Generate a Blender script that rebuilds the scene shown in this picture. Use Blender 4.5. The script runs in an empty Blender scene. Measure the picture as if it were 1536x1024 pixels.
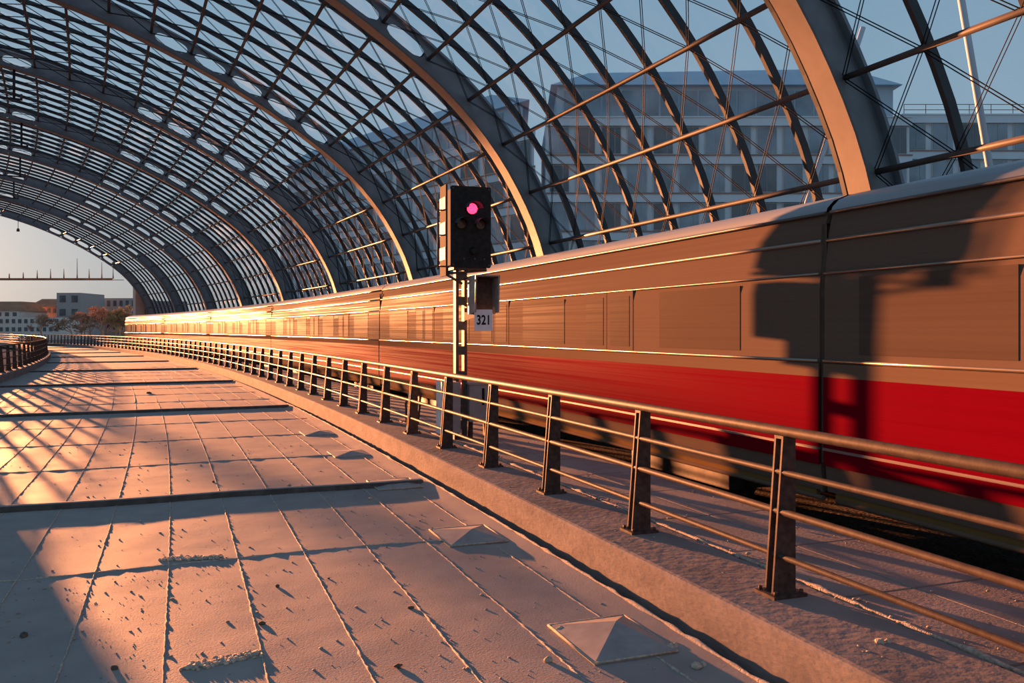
import bpy, math, random
from mathutils import Vector, Matrix, noise

sc = bpy.context.scene
COL = sc.collection
rnd = random.Random(7)
PI = math.pi

# ------------------------------------------------------------------ track frame
R0, S0 = 370.0, 3.0          # the line runs straight, then bends left on this radius

def TP(s, x, z=0.0):
    if s <= S0:
        return Vector((x, s, z))
    a = (s - S0) / R0
    return Vector((-R0 + (R0 + x) * math.cos(a), S0 + (R0 + x) * math.sin(a), z))

def heading(s):
    return 0.0 if s <= S0 else (s - S0) / R0

# ------------------------------------------------------------------ mesh builder
class MB:
    def __init__(self):
        self.v, self.f, self.uv, self.sm = [], [], {}, []
        self.sharp = False

    def face(self, idx, smooth=False, uv=None):
        if uv:
            self.uv[len(self.f)] = uv
        self.f.append(tuple(idx)); self.sm.append(smooth)

    def verts(self, pts):
        b = len(self.v)
        self.v.extend(Vector(p) for p in pts)
        return b

    def hexa(self, p):            # 8 points: bottom ring 0-3, top ring 4-7
        b = self.verts(p)
        for q in ((3, 2, 1, 0), (4, 5, 6, 7), (0, 1, 5, 4), (1, 2, 6, 5), (2, 3, 7, 6), (3, 0, 4, 7)):
            self.face([b + i for i in q])
        return self

    def box(self, c, size, M=None):
        x, y, z = size[0] / 2, size[1] / 2, size[2] / 2
        p = [Vector(q) for q in ((-x, -y, -z), (x, -y, -z), (x, y, -z), (-x, y, -z),
                                 (-x, -y, z), (x, -y, z), (x, y, z), (-x, y, z))]
        if M is not None:
            p = [M @ q for q in p]
        c = Vector(c)
        return self.hexa([c + q for q in p])

    def tbox(self, s0, s1, x0, x1, z0, z1):      # a box laid in the track frame
        return self.hexa([TP(s0, x0, z0), TP(s0, x1, z0), TP(s1, x1, z0), TP(s1, x0, z0),
                          TP(s0, x0, z1), TP(s0, x1, z1), TP(s1, x1, z1), TP(s1, x0, z1)])

    def loft(self, rings, closed=True, caps=True, smooth=False, uvs=None):
        n = len(rings[0])
        b = [self.verts(r) for r in rings]
        m = n if closed else n - 1
        for i in range(len(rings) - 1):
            for j in range(m):
                k = (j + 1) % n
                uv = None
                if uvs:
                    uv = [(uvs[0][i], uvs[1][j]), (uvs[0][i], uvs[1][j + 1]), (uvs[0][i + 1], uvs[1][j + 1]), (uvs[0][i + 1], uvs[1][j])]
                self.face((b[i] + j, b[i] + k, b[i + 1] + k, b[i + 1] + j), smooth, uv)
        if closed and caps:
            self.face([b[0] + j for j in range(n)][::-1])
            self.face([b[-1] + j for j in range(n)])
        return self

    def tube(self, pts, r, n=8, caps=True):
        pts = [Vector(p) for p in pts]
        rs = r if isinstance(r, (list, tuple)) else [r] * len(pts)
        t0 = (pts[1] - pts[0]).normalized()
        up = Vector((0, 0, 1)) if abs(t0.z) < 0.9 else Vector((1, 0, 0))
        rings = []
        for i, p in enumerate(pts):
            a = pts[max(i - 1, 0)]; c = pts[min(i + 1, len(pts) - 1)]
            t = (c - a).normalized()
            u = t.cross(up)
            if u.length < 1e-4:
                u = t.cross(Vector((0, 1, 0)))
            u.normalize(); w = u.cross(t).normalized(); up = w
            rings.append([p + rs[i] * (math.cos(2 * PI * k / n) * u + math.sin(2 * PI * k / n) * w) for k in range(n)])
        return self.loft(rings, True, caps, True)

    def lump(self, c, r, rng, flat=0.6):
        c = Vector(c)
        q = [Vector(p).normalized() for p in ((1, 0, 0), (-1, 0, 0), (0, 1, 0), (0, -1, 0), (0, 0, 1), (0, 0, -1))]
        tri = [(4, 0, 2), (4, 2, 1), (4, 1, 3), (4, 3, 0), (5, 2, 0), (5, 1, 2), (5, 3, 1), (5, 0, 3)]
        mid, F = {}, []
        def m(a, b):
            k = (min(a, b), max(a, b))
            if k not in mid:
                q.append((q[a] + q[b]).normalized()); mid[k] = len(q) - 1
            return mid[k]
        for a, b, d in tri:
            e, f, g = m(a, b), m(b, d), m(d, a)
            F += [(a, e, g), (e, b, f), (g, f, d), (e, f, g)]
        sx, sy = rng.uniform(.7, 1.35), rng.uniform(.7, 1.35)
        P = []
        for d in q:
            k = r * rng.uniform(.75, 1.2)
            P.append(c + Vector((d.x * k * sx, d.y * k * sy, d.z * k * flat)))
        b = self.verts(P)
        for t in F:
            self.face([b + i for i in t], True)
        return self

    def build(self, name, mat, parent=None, loc=None):
        """link as one mesh object; vertices are world positions unless loc places a local mesh"""
        me = bpy.data.meshes.new(name)
        org = Vector((0, 0, 0))
        if loc is None and parent is not None:
            org = world_loc(parent)
        me.from_pydata([tuple(p - org) for p in self.v], [], self.f)
        if self.uv:
            lay = me.uv_layers.new(name='UVMap')
            for p in me.polygons:
                uv = self.uv.get(p.index)
                if uv:
                    for k, li in enumerate(p.loop_indices):
                        lay.data[li].uv = uv[k]
        me.polygons.foreach_set('use_smooth', self.sm)
        me.materials.append(mat)
        me.update()
        if self.sharp:
            me.set_sharp_from_angle(angle=math.radians(35))
        o = bpy.data.objects.new(name, me)
        COL.objects.link(o)
        if parent is not None:
            o.parent = parent
        if loc is not None:
            o.location = loc
        return o

def world_loc(o):
    p = Vector(o.location)
    while o.parent is not None:
        o = o.parent
        p = p + Vector(o.location)
    return p

def tag(o, label=None, cat=None, group=None, kind=None):
    if label: o['label'] = label
    if cat: o['category'] = cat
    if group: o['group'] = group
    if kind: o['kind'] = kind
    return o

def thing(name, label, cat, loc=(0, 0, 0), group=None):
    o = bpy.data.objects.new(name, None)
    o.empty_display_size = 0.2
    COL.objects.link(o)
    o.location = loc
    return tag(o, label, cat, group)

def dup(o, parent=None):
    c = o.copy(); COL.objects.link(c)
    if parent is not None:
        c.parent = parent
    for ch in list(o.children):
        dup(ch, c)
    return c

# ------------------------------------------------------------------ materials
def new_mat(name):
    m = bpy.data.materials.new(name); m.use_nodes = True
    nt = m.node_tree
    return m, nt, nt.nodes['Principled BSDF'], nt.nodes['Material Output']

def surf(name, col, rough=0.6, metal=0.0, var=0.15, scale=3.0, bump=0.0, bscale=30.0, stretch=(1, 1, 1),
         coords='Object', coat=0.0, spec=0.22, col2=None, detail=6.0, bdist=0.02):
    m, nt, bs, out = new_mat(name)
    N, L = nt.nodes, nt.links
    tc = N.new('ShaderNodeTexCoord')
    mp = N.new('ShaderNodeMapping'); mp.inputs['Scale'].default_value = stretch
    L.new(tc.outputs[coords], mp.inputs['Vector'])
    no = N.new('ShaderNodeTexNoise'); no.inputs['Scale'].default_value = scale; no.inputs['Detail'].default_value = detail
    L.new(mp.outputs['Vector'], no.inputs['Vector'])
    mix = N.new('ShaderNodeMix'); mix.data_type = 'RGBA'
    a = [max(0, c * (1 - var)) for c in col]
    b = [min(1, c * (1 + var)) for c in (col2 or col)]
    mix.inputs[6].default_value = (*a, 1); mix.inputs[7].default_value = (*b, 1)
    rp = N.new('ShaderNodeMapRange'); rp.inputs[1].default_value = .3; rp.inputs[2].default_value = .7
    L.new(no.outputs['Fac'], rp.inputs['Value']); L.new(rp.outputs['Result'], mix.inputs[0])
    L.new(mix.outputs[2], bs.inputs['Base Color'])
    bs.inputs['Roughness'].default_value = rough
    bs.inputs['Metallic'].default_value = metal
    bs.inputs['Specular IOR Level'].default_value = spec
    if coat:
        bs.inputs['Coat Weight'].default_value = coat; bs.inputs['Coat Roughness'].default_value = 0.12
    if bump:
        n2 = N.new('ShaderNodeTexNoise'); n2.inputs['Scale'].default_value = bscale; n2.inputs['Detail'].default_value = 5
        L.new(mp.outputs['Vector'], n2.inputs['Vector'])
        bp = N.new('ShaderNodeBump'); bp.inputs['Strength'].default_value = bump; bp.inputs['Distance'].default_value = bdist
        L.new(n2.outputs['Fac'], bp.inputs['Height']); L.new(bp.outputs['Normal'], bs.inputs['Normal'])
    return m

def floor_mat():
    m, nt, bs, out = new_mat('roofing_membrane')
    N, L = nt.nodes, nt.links
    tc = N.new('ShaderNodeTexCoord')
    def nz(scale, detail=6, rough=.6, stretch=None):
        n = N.new('ShaderNodeTexNoise'); n.inputs['Scale'].default_value = scale
        n.inputs['Detail'].default_value = detail; n.inputs['Roughness'].default_value = rough
        if stretch:
            mp = N.new('ShaderNodeMapping'); mp.inputs['Scale'].default_value = stretch
            L.new(tc.outputs['Object'], mp.inputs['Vector']); L.new(mp.outputs['Vector'], n.inputs['Vector'])
        else:
            L.new(tc.outputs['Object'], n.inputs['Vector'])
        return n
    big, mid, fine = nz(.35, 4), nz(2.6, 8), nz(60, 4)
    cr = N.new('ShaderNodeValToRGB')
    cr.color_ramp.elements[0].position = .3; cr.color_ramp.elements[0].color = (.25, .215, .195, 1)
    cr.color_ramp.elements[1].position = .72; cr.color_ramp.elements[1].color = (.40, .345, .31, 1)
    ad = N.new('ShaderNodeMath'); ad.operation = 'ADD'
    ml = N.new('ShaderNodeMath'); ml.operation = 'MULTIPLY'; ml.inputs[1].default_value = .5
    L.new(big.outputs['Fac'], ad.inputs[0]); L.new(mid.outputs['Fac'], ad.inputs[1]); L.new(ad.outputs[0], ml.inputs[0])
    L.new(ml.outputs[0], cr.inputs['Fac']); L.new(cr.outputs['Color'], bs.inputs['Base Color'])
    bs.inputs['Roughness'].default_value = .7
    bs.inputs['Specular IOR Level'].default_value = .30
    w = nz(2.2, 4, .55)
    b1 = N.new('ShaderNodeBump'); b1.inputs['Strength'].default_value = .10; b1.inputs['Distance'].default_value = .03
    L.new(w.outputs['Fac'], b1.inputs['Height'])
    b2 = N.new('ShaderNodeBump'); b2.inputs['Strength'].default_value = .32; b2.inputs['Distance'].default_value = .006
    L.new(fine.outputs['Fac'], b2.inputs['Height']); L.new(b1.outputs['Normal'], b2.inputs['Normal'])
    L.new(b2.outputs['Normal'], bs.inputs['Normal'])
    return m

def glass_mat(name, tint=(.84, .91, .96), refl=.22, base=.02, dirt=0.05):
    m, nt, bs, out = new_mat(name)
    N, L = nt.nodes, nt.links
    N.remove(bs)
    tr = N.new('ShaderNodeBsdfTransparent'); tr.inputs['Color'].default_value = (*tint, 1)
    df = N.new('ShaderNodeBsdfTranslucent'); df.inputs['Color'].default_value = (.5, .55, .6, 1)
    gl = N.new('ShaderNodeBsdfGlossy'); gl.inputs['Roughness'].default_value = .04; gl.inputs['Color'].default_value = (.9, .95, 1, 1)
    m1 = N.new('ShaderNodeMixShader'); m1.inputs[0].default_value = dirt
    L.new(tr.outputs[0], m1.inputs[1]); L.new(df.outputs[0], m1.inputs[2])
    lw = N.new('ShaderNodeLayerWeight'); lw.inputs['Blend'].default_value = .5
    pw = N.new('ShaderNodeMath'); pw.operation = 'POWER'; pw.inputs[1].default_value = 5
    L.new(lw.outputs['Facing'], pw.inputs[0])
    ma = N.new('ShaderNodeMath'); ma.operation = 'MULTIPLY_ADD'; ma.inputs[1].default_value = refl; ma.inputs[2].default_value = base
    L.new(pw.outputs[0], ma.inputs[0])
    m2 = N.new('ShaderNodeMixShader')
    L.new(ma.outputs[0], m2.inputs[0]); L.new(m1.outputs[0], m2.inputs[1]); L.new(gl.outputs[0], m2.inputs[2])
    L.new(m2.outputs[0], out.inputs['Surface'])
    return m

def emit_mat(name, col, strength):
    m, nt, bs, out = new_mat(name)
    bs.inputs['Base Color'].default_value = (*col, 1)
    bs.inputs['Emission Color'].default_value = (*col, 1)
    bs.inputs['Emission Strength'].default_value = strength
    N, L = nt.nodes, nt.links
    tc = N.new('ShaderNodeTexCoord'); vo = N.new('ShaderNodeTexVoronoi'); vo.inputs['Scale'].default_value = 45
    L.new(tc.outputs['Object'], vo.inputs['Vector'])
    mr = N.new('ShaderNodeMapRange'); mr.inputs[1].default_value = .1; mr.inputs[2].default_value = .6
    mr.inputs[3].default_value = strength * 1.3; mr.inputs[4].default_value = strength * .6
    L.new(vo.outputs['Distance'], mr.inputs['Value']); L.new(mr.outputs['Result'], bs.inputs['Emission Strength'])
    return m

def train_mat(name, col, rough=.28, coat=.4, streak=.35, var=.12, metal=0.0, spec=.5):
    """paint with long horizontal streaks in tone, roughness and bump, to streak its reflections (UV: along the train, height)"""
    m, nt, bs, out = new_mat(name)
    N, L = nt.nodes, nt.links
    tc = N.new('ShaderNodeTexCoord')
    mp = N.new('ShaderNodeMapping'); mp.inputs['Scale'].default_value = (.12, 22, 1)
    L.new(tc.outputs['UV'], mp.inputs['Vector'])
    no = N.new('ShaderNodeTexNoise'); no.inputs['Scale'].default_value = 1.0; no.inputs['Detail'].default_value = 5
    L.new(mp.outputs['Vector'], no.inputs['Vector'])
    mix = N.new('ShaderNodeMix'); mix.data_type = 'RGBA'
    mix.inputs[6].default_value = (*[c * (1 - var) for c in col], 1); mix.inputs[7].default_value = (*[min(1, c * (1 + var)) for c in col], 1)
    L.new(no.outputs['Fac'], mix.inputs[0]); L.new(mix.outputs[2], bs.inputs['Base Color'])
    mr = N.new('ShaderNodeMapRange'); mr.inputs[1].default_value = .35; mr.inputs[2].default_value = .65
    mr.inputs[3].default_value = rough * .7; mr.inputs[4].default_value = rough * 1.35
    L.new(no.outputs['Fac'], mr.inputs['Value']); L.new(mr.outputs['Result'], bs.inputs['Roughness'])
    bs.inputs['Metallic'].default_value = metal
    bs.inputs['Specular IOR Level'].default_value = spec
    bs.inputs['Coat Weight'].default_value = coat; bs.inputs['Coat Roughness'].default_value = .15
    bp = N.new('ShaderNodeBump'); bp.inputs['Strength'].default_value = streak; bp.inputs['Distance'].default_value = .006
    L.new(no.outputs['Fac'], bp.inputs['Height']); L.new(bp.outputs['Normal'], bs.inputs['Normal'])
    L.new(bp.outputs['Normal'], bs.inputs['Coat Normal'])
    return m

M = {}
M['floor'] = floor_mat()
M['concrete'] = surf('kerb_concrete', (.26, .225, .205), .9, spec=.02, var=.2, scale=2.2, bump=.35, bscale=14, stretch=(1, 1, 2.5))
M['slab'] = surf('walkway_concrete', (.30, .255, .225), .8, spec=.15, var=.22, scale=1.6, bump=.3, bscale=40, bdist=.01)
M['dark_joint'] = surf('bitumen_joint', (.09, .075, .065), .7, var=.3, scale=9, bump=.4, bscale=40)
M['ballast'] = surf('track_ballast', (.16, .13, .11), 1.0, spec=0, var=.5, scale=25, bump=1.0, bscale=22, bdist=.05)
M['grit'] = surf('grit', (.36, .30, .25), .85, var=.35, scale=30, bump=.3, bscale=80)
M['moss'] = surf('dry_moss', (.50, .41, .32), .9, var=.35, scale=40, bump=.5, bscale=90)
M['dirt'] = surf('dark_dirt', (.13, .10, .08), .9, var=.4, scale=40, bump=.5, bscale=90)
M['ground'] = surf('far_ground', (.20, .19, .18), 1.0, spec=0, var=.3, scale=.05)
M['rail_steel'] = surf('weathered_railing_steel', (.07, .052, .042), .55, metal=.05, spec=.06, var=.25, scale=14, bump=.15, bscale=60, bdist=.004)
M['post_steel'] = surf('rusty_post_steel', (.085, .06, .05), .6, metal=.05, spec=.1, var=.4, scale=18, bump=.2, bscale=60, bdist=.004)
M['arch'] = surf('arch_paint', (.20, .215, .235), .5, metal=.2, var=.12, scale=2.5, bump=.04, bscale=20)
M['flange'] = surf('flange_paint', (.17, .15, .14), .45, metal=.1, var=.08, scale=4, bump=.03, bscale=25)
M['rib'] = surf('rib_paint', (.045, .050, .055), .45, metal=.3, var=.12, scale=3)
M['purlin'] = surf('purlin_steel', (.105, .092, .086), .5, metal=.08, spec=.08, var=.12, scale=5)
M['cable'] = surf('stainless_cable', (.014, .015, .018), .6, spec=.05, var=.1, scale=8)
M['glass'] = glass_mat('roof_glass')
M['red'] = train_mat('carmine_paint', (.150, .0015, .009), .5, 0, .25, spec=.0011)
M['ochre'] = train_mat('ochre_paint', (.135, .095, .073), .42, 0, .5, spec=.0003)
M['cream'] = train_mat('cream_paint', (.15, .10, .07), .6, 0, .2, spec=0)
M['skirt'] = train_mat('skirt_paint', (.17, .100, .038), .6, 0, .3, spec=0)
M['troof'] = train_mat('train_roof_paint', (.28, .30, .32), .36, 0, .15, spec=.4, var=.1)
M['chrome_trim'] = train_mat('polished_trim', (.30, .24, .19), .3, .2, .2, metal=.6)
M['tdark'] = train_mat('dark_panel_paint', (.085, .075, .07), .42, .15, .2)
M['bronze'] = train_mat('bronze_window_glass', (.095, .067, .052), .42, 0, .15, var=.18, spec=.0008)
M['pink'] = train_mat('pale_line_paint', (.20, .13, .115), .4, 0, .2)
M['rubber'] = surf('black_rubber', (.03, .028, .026), .7, var=.3, scale=10)
M['bellows'] = surf('gangway_rubber', (.09, .065, .05), .7, var=.2, scale=10)
M['steel'] = surf('running_gear_steel', (.07, .055, .045), .6, metal=.4, var=.4, scale=8)
M['rail_head'] = surf('rail_steel', (.25, .16, .11), .35, metal=.8, var=.3, scale=8)
M['sig_black'] = surf('signal_black', (.026, .025, .026), .6, spec=.08, var=.35, scale=14, bump=.1, bscale=50, bdist=.004)
M['hood_grey'] = surf('hood_grey', (.07, .07, .075), .6, var=.2, scale=14, spec=.1)
M['galv'] = surf('galvanised_steel', (.11, .098, .09), .6, metal=.05, spec=.08, var=.25, scale=9, bump=.08, bscale=60, bdist=.003)
M['board_grey'] = surf('board_grey', (.055, .055, .055), .8, spec=.02, var=.15, scale=6)
M['cab_grey'] = surf('cabinet_grey', (.32, .32, .32), .5, var=.12, scale=6, bump=.04, bscale=40)
M['plate'] = surf('plate_white', (.88, .90, .92), .5, var=.08, scale=10)
M['ink'] = surf('plate_black', (.01, .01, .01), .6, var=.1)
M['lens_red'] = emit_mat('red_signal_lens', (1.0, .03, .10), 5.0)
M['lens_off'] = surf('unlit_lens', (.10, .06, .04), .12, var=.3, scale=40)
M['sheet'] = surf('grey_sheet_metal', (.33, .30, .28), .55, metal=.1, var=.15, scale=9, bump=.15, bscale=60, bdist=.004)
M['facade'] = surf('office_facade', (.70, .76, .80), .7, var=.06, scale=.3)
M['facade_b'] = surf('office_spandrel', (.5, .52, .55), .7, var=.1, scale=.3)
M['facade_red'] = surf('office_sill_band', (.33, .22, .19), .7, var=.1, scale=.4)
M['attic'] = surf('office_attic', (.45, .54, .62), .6, var=.08, scale=.3)
M['pane'] = surf('office_pane', (.22, .28, .33), .12, var=.45, scale=.35, spec=.7)
M['pane_dark'] = surf('office_pane_dark', (.07, .085, .10), .12, var=.45, scale=.35, spec=.7)
M['frame_w'] = surf('window_frame', (.62, .60, .57), .6, var=.05)
M['town_white'] = surf('town_render', (.60, .57, .53), .8, var=.08, scale=.2)
M['town_brick'] = surf('town_brick', (.36, .23, .17), .85, var=.15, scale=.4)
M['town_roof'] = surf('town_tiles', (.33, .16, .09), .8, var=.2, scale=.6)
M['town_pane'] = surf('town_pane', (.10, .11, .12), .2, var=.3, scale=.8)
M['bark'] = surf('twigs', (.50, .30, .20), .9, var=.3, scale=.8)
M['olive'] = surf('olive_twigs', (.42, .32, .18), .9, var=.3, scale=.8)
M['stone'] = surf('pale_pier_stone', (.50, .44, .39), .75, var=.1, scale=.8, bump=.1, bscale=10)

# ------------------------------------------------------------------ floor, kerbs, walkway, track beds
STEP0, STEP = 11.1, 12.1
def srange(a, b, d):
    n = max(1, int(math.ceil((b - a) / d)))
    return [a + (b - a) * i / n for i in range(n + 1)]

def strip(name, mat, prof, s0, s1, d=2.5, kind='structure'):
    """profile (x, z) swept along the line as one open sheet"""
    mb = MB()
    mb.loft([[TP(s, x, z) for x, z in prof] for s in srange(s0, s1, d)], closed=False)
    o = mb.build(name, mat)
    return tag(o, kind=kind)

# gutter beside the kerb
strip('gutter', M['dark_joint'], [(3.05, -.05), (3.25, -.05)], -6, 170)
# right kerb and walkway
def kerb_prof(x0, x1, h):
    return [(x0, -.3), (x0, h - .03), (x0 + .012, h - .008), (x0 + .035, h), (x1 - .02, h), (x1, h - .015), (x1, -.3)]
strip('kerb_right', M['concrete'], kerb_prof(3.2, 3.92, .305), -6, 170, 1.2)
mb = MB()
rows = []
for i in range(0, 90):
    s = -4 + 1.22 * i
    for ds, z in ((0, .285), (.006, .255), (.026, .255), (.032, .285)):
        rows.append([TP(s + ds, 3.92, z), TP(s + ds, 4.6, z), TP(s + ds, 4.61, z - .02), TP(s + ds, 4.625, z), TP(s + ds, 5.42, z), TP(s + ds, 5.42, -.35)])
rows.append([TP(170, 3.92, .285), TP(170, 4.6, .285), TP(170, 4.61, .265), TP(170, 4.625, .285), TP(170, 5.42, .285), TP(170, 5.42, -.35)])
mb.loft(rows, closed=False)
tag(mb.build('walkway_slab', M['slab']), kind='structure')
strip('track_bed_right', M['ballast'], [(5.42, -.32), (7.5, -.22), (12.0, -.3)], -6, 170)
# left kerb with its rounded far end
def left_x(y):
    return -6.6 - max(0.0, y - 25.0) ** 2 / 700.0
LEFT_PATH = [Vector((left_x(y) - .3, y, 0)) for y in srange(2.0, 160.0, 1.0)]   # centre line of the left railing
def left_edge(s):
    """floor edge at the left kerb, as an offset in the track frame"""
    lo, hi = -30.0, 3.0
    for _ in range(30):
        m_ = (lo + hi) / 2
        p = TP(s, m_)
        if p.x > left_x(p.y): hi = m_
        else: lo = m_
    return hi

def path_frames(path):
    fr = []
    for i, p in enumerate(path):
        t = (path[min(i + 1, len(path) - 1)] - path[max(i - 1, 0)]).normalized()
        fr.append((p, t, Vector((t.y, -t.x, 0))))
    return fr
LF = path_frames(LEFT_PATH)
mb = MB()
mb.loft([[p + n * x + Vector((0, 0, z)) for x, z in ((.3, -.3), (.3, .27), (.27, .305), (-.27, .305), (-.3, .27), (-.3, -.3))] for p, t, n in LF], closed=False)
tag(mb.build('kerb_left', M['concrete']), kind='structure')
strip('track_bed_left', M['ballast'], [(-50, -.4), (-12, -.3), (-6.5, -.3)], -6, 60)
mb = MB()
g = 900
b = mb.verts([(-g, -60, -.5), (g, -60, -.5), (g, g, -.5), (-g, g, -.5)])
mb.face((b, b + 1, b + 2, b + 3))
tag(mb.build('ground', M['ground']), kind='structure')

def fz(s, x):
    return .006 * noise.noise(Vector((x * 1.6, s * 1.1, 3.1))) + .0035 * noise.noise(Vector((x * 4, s * 3, 9)))
# membrane floor: gentle pillows between the seams, one connected sheet
SEAM_X = [-5.325 + .575 * k for k in range(15)]
mb = MB()
xs = []
for k in range(15):
    xs += [SEAM_X[k] + .575 * q for q in (0, .25, .5, .75)]
xs = [-7.2, -6.5, -6.0, -5.4] + [x for x in xs if x < 2.98] + [3.0, 3.04, 3.06]
ss = srange(-6, 3, .5) + srange(3.2, 16, .14) + srange(16.3, 30, .38) + srange(30.5, 170, 3.05)
rows = []
for s in ss:
    row = []; le = left_edge(s) - .02
    for x in xs:
        x = max(x, le)
        z = fz(s, x)
        if x > 2.97: z = .045
        if x > 3.05: z = -.04
        row.append(TP(s, x, z))
    rows.append(row)
mb.loft(rows, closed=False, smooth=True)
tag(mb.build('floor', M['floor']), kind='structure')
mb = MB()
mb.box((-8.0, 29.6, .75), (.35, 6.6, 2.1)); mb.box((-8.0, 29.6, 1.83), (.5, 6.7, .08))  # unseen low wall, added to shade the near left of the floor
tag(mb.build('shade_wall_left', M['concrete']), kind='structure')

# ------------------------------------------------------------------ floor seams and grit
mb = MB()
srng = random.Random(3)
def mossy(path, r0, rng, seg=.09):
    """bead of dirt and moss lying on a seam"""
    pts, rs = [], []
    for a, b2 in zip(path[:-1], path[1:]):
        L = (b2 - a).length
        n = max(1, int(L / seg))
        for i in range(n):
            p = a.lerp(b2, i / n)
            j = r0 * .5
            pts.append(p + Vector((rng.uniform(-j, j), rng.uniform(-j, j), 0)))
            rs.append(r0 * (rng.uniform(.35, 1.1) if rng.random() < .8 else rng.uniform(1.1, 1.9)))
    return pts, rs
for k, x in enumerate(SEAM_X[1:]):
    path = [TP(s, x, fz(s, x) + .001) for s in srange(3.6, 26, .25) if x > left_edge(s)]
    pts, rs = mossy(path, .0072, srng, .045)
    mb.tube(pts, rs, 5)
    path = [TP(s, x, .0) for s in srange(26, 60, 4.0) if x > left_edge(s)]
    if len(path) < 2: continue
    pts, rs = mossy(path, .008, srng, .8)
    mb.tube(pts, rs, 4)
for j in range(-1, 14):
    s = STEP0 + STEP / 4 * j
    if j % 4 == 0 or s < 3.5:
        continue
    path = [TP(s + .05 * math.sin(x * 1.3), x, fz(s, x) + .001) for x in srange(max(-6.5, left_edge(s)), 2.95, .15)]
    pts, rs = mossy(path, .0085, srng, .06)
    mb.tube(pts, rs, 5)
path = [TP(s, 3.02, .05) for s in srange(3.2, 24, 1)]
pts, rs = mossy(path, .012, srng, .13)
mb.tube(pts, rs, 5)
path = [TP(s, 3.97, .29) for s in srange(3.2, 20, 1)]
pts, rs = mossy(path, .018, srng, .1)
mb.tube(pts, rs, 5)
tag(mb.build('seam_moss', M['moss']), 'dry moss and dirt beaded along the seams of the floor membrane', 'moss', kind='stuff')

mb = MB()
for i in range(9500):
    s = 3.8 + 14 * srng.random() ** 2.2
    x = -4.5 + 7.4 * srng.random()
    k = noise.noise(Vector((x * .7, s * .5, 1.7)))
    dens = .2 + .6 * max(0, k) + (.55 if x < -.3 and s < 8 else 0)
    if srng.random() > dens:
        continue
    r = .003 + .011 * srng.random() ** 3.5
    mb.lump(TP(s, x, fz(s, x) + r * .25), r, srng, .55)
for i in range(500):
    s = 3.5 + 15 * srng.random() ** 1.6
    x = srng.choice((srng.uniform(3.25, 3.9), srng.gauss(3.98, .05), srng.uniform(4.0, 5.2)))
    r = .004 + .014 * srng.random() ** 2.5
    mb.lump(TP(s, x, .297 + r * .2), r, srng)
tag(mb.build('grit', M['grit']), 'loose fine grit scattered over the floor membrane and kerb', 'grit', kind='stuff')

def pix(px, py, z=0.0):
    """ground point seen at a photograph pixel"""
    th = math.radians(20.3); f = 1300.0
    D = f * (2.04 - z) / (py - 494.0); xr = (px - 768.0) / f * D
    return Vector((xr * math.cos(th) + D * math.sin(th), D * math.cos(th) - xr * math.sin(th), z))

def clod(px, py, r, mat, label, cat='dirt clod', name='dirt_clod', z=0.0, flat=.7, n=1, spread=0, ang=0.0):
    mb = MB(); rg = random.Random(int(px * 7 + py))
    c = pix(px, py, z)
    for i in range(n):
        d = rg.uniform(-spread, spread)
        mb.lump(c + Vector((math.cos(ang) * d + rg.gauss(0, spread * .13), math.sin(ang) * d + rg.gauss(0, spread * .13), r * .3)), r * rg.uniform(.7, 1.2), rg, flat)
    o = mb.build(name, mat)
    org = c.copy()
    for v in o.data.vertices:
        v.co = v.co - org
    o.location = org
    return tag(o, label, cat)

clod(416, 880, .026, M['dirt'], 'dark dirt clod casting a short shadow, between the moss pile and the long moss strip')
clod(393, 936, .026, M['dirt'], 'dark dirt clod just above the moss pile at the bottom edge of the floor')
clod(616, 912, .021, M['dirt'], 'dark clod standing upright, throwing the longest thin shadow of the floor clods')
clod(597, 1000, .032, M['dirt'], 'flat dark clod near the bottom edge of the floor, in front of the upright clod', flat=.4)
clod(493, 868, .015, M['dirt'], 'tiny dark clod on the sunlit floor left of the front seam crossing')
clod(434, 728, .030, M['moss'], 'pale tan clod lying on top of the nearest dark floor joint')
clod(555, 749, .028, M['moss'], 'pale tan clod at the edge of the shadow in front of the nearest floor joint')
clod(822, 992, .034, M['moss'], 'pale clod on the seam left of the front pyramid cover')
clod(36, 955, .030, M['dirt'], 'dark clod in the gritty bottom left corner of the floor')
clod(172, 1003, .028, M['dirt'], 'dark clod low on the floor, left of the moss pile')
clod(320, 723, .024, M['dirt'], 'small dark clod behind the nearest floor joint, left of the pale tan clod')
clod(224, 590, .055, M['dirt'], 'large dark clod far out on the sunlit floor, between two dark joints')
clod(880, 828, .030, M['dirt'], 'flat clod in front of the kerb between the two nearest pyramid covers', flat=.35)
for i, (px, py) in enumerate(((1010, 972), (1052, 1000), (838, 948))):
    clod(px, py, .035, M['moss'], ('tan moss lump at the right corner of the front pyramid cover',
         'tan moss lump on the floor edge beside the gutter, nearest the bottom of the picture',
         'tan moss lump at the left corner of the front pyramid cover')[i], 'moss lump', 'moss_lump', n=4, spread=.05)
clod(290, 838, .020, M['moss'], 'long low strip of dry moss beside the front cross seam', 'moss strip', 'moss_strip', n=110, spread=.26, flat=.8, ang=-.25)
clod(334, 992, .019, M['moss'], 'crumbled pile of dry moss at the bottom edge of the floor', 'moss pile', 'moss_pile', n=170, spread=.21, flat=.7, ang=.2)
clod(676, 812, .022, M['moss'], 'knobbly row of moss along the left corner of the second pyramid cover', 'moss strip', 'moss_strip', n=18, spread=.12, ang=-.9)
clod(1325, 965, .032, M['moss'], 'tan clod lying on the kerb top in front of the nearest railing post', z=.3, n=3, spread=.03)

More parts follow.
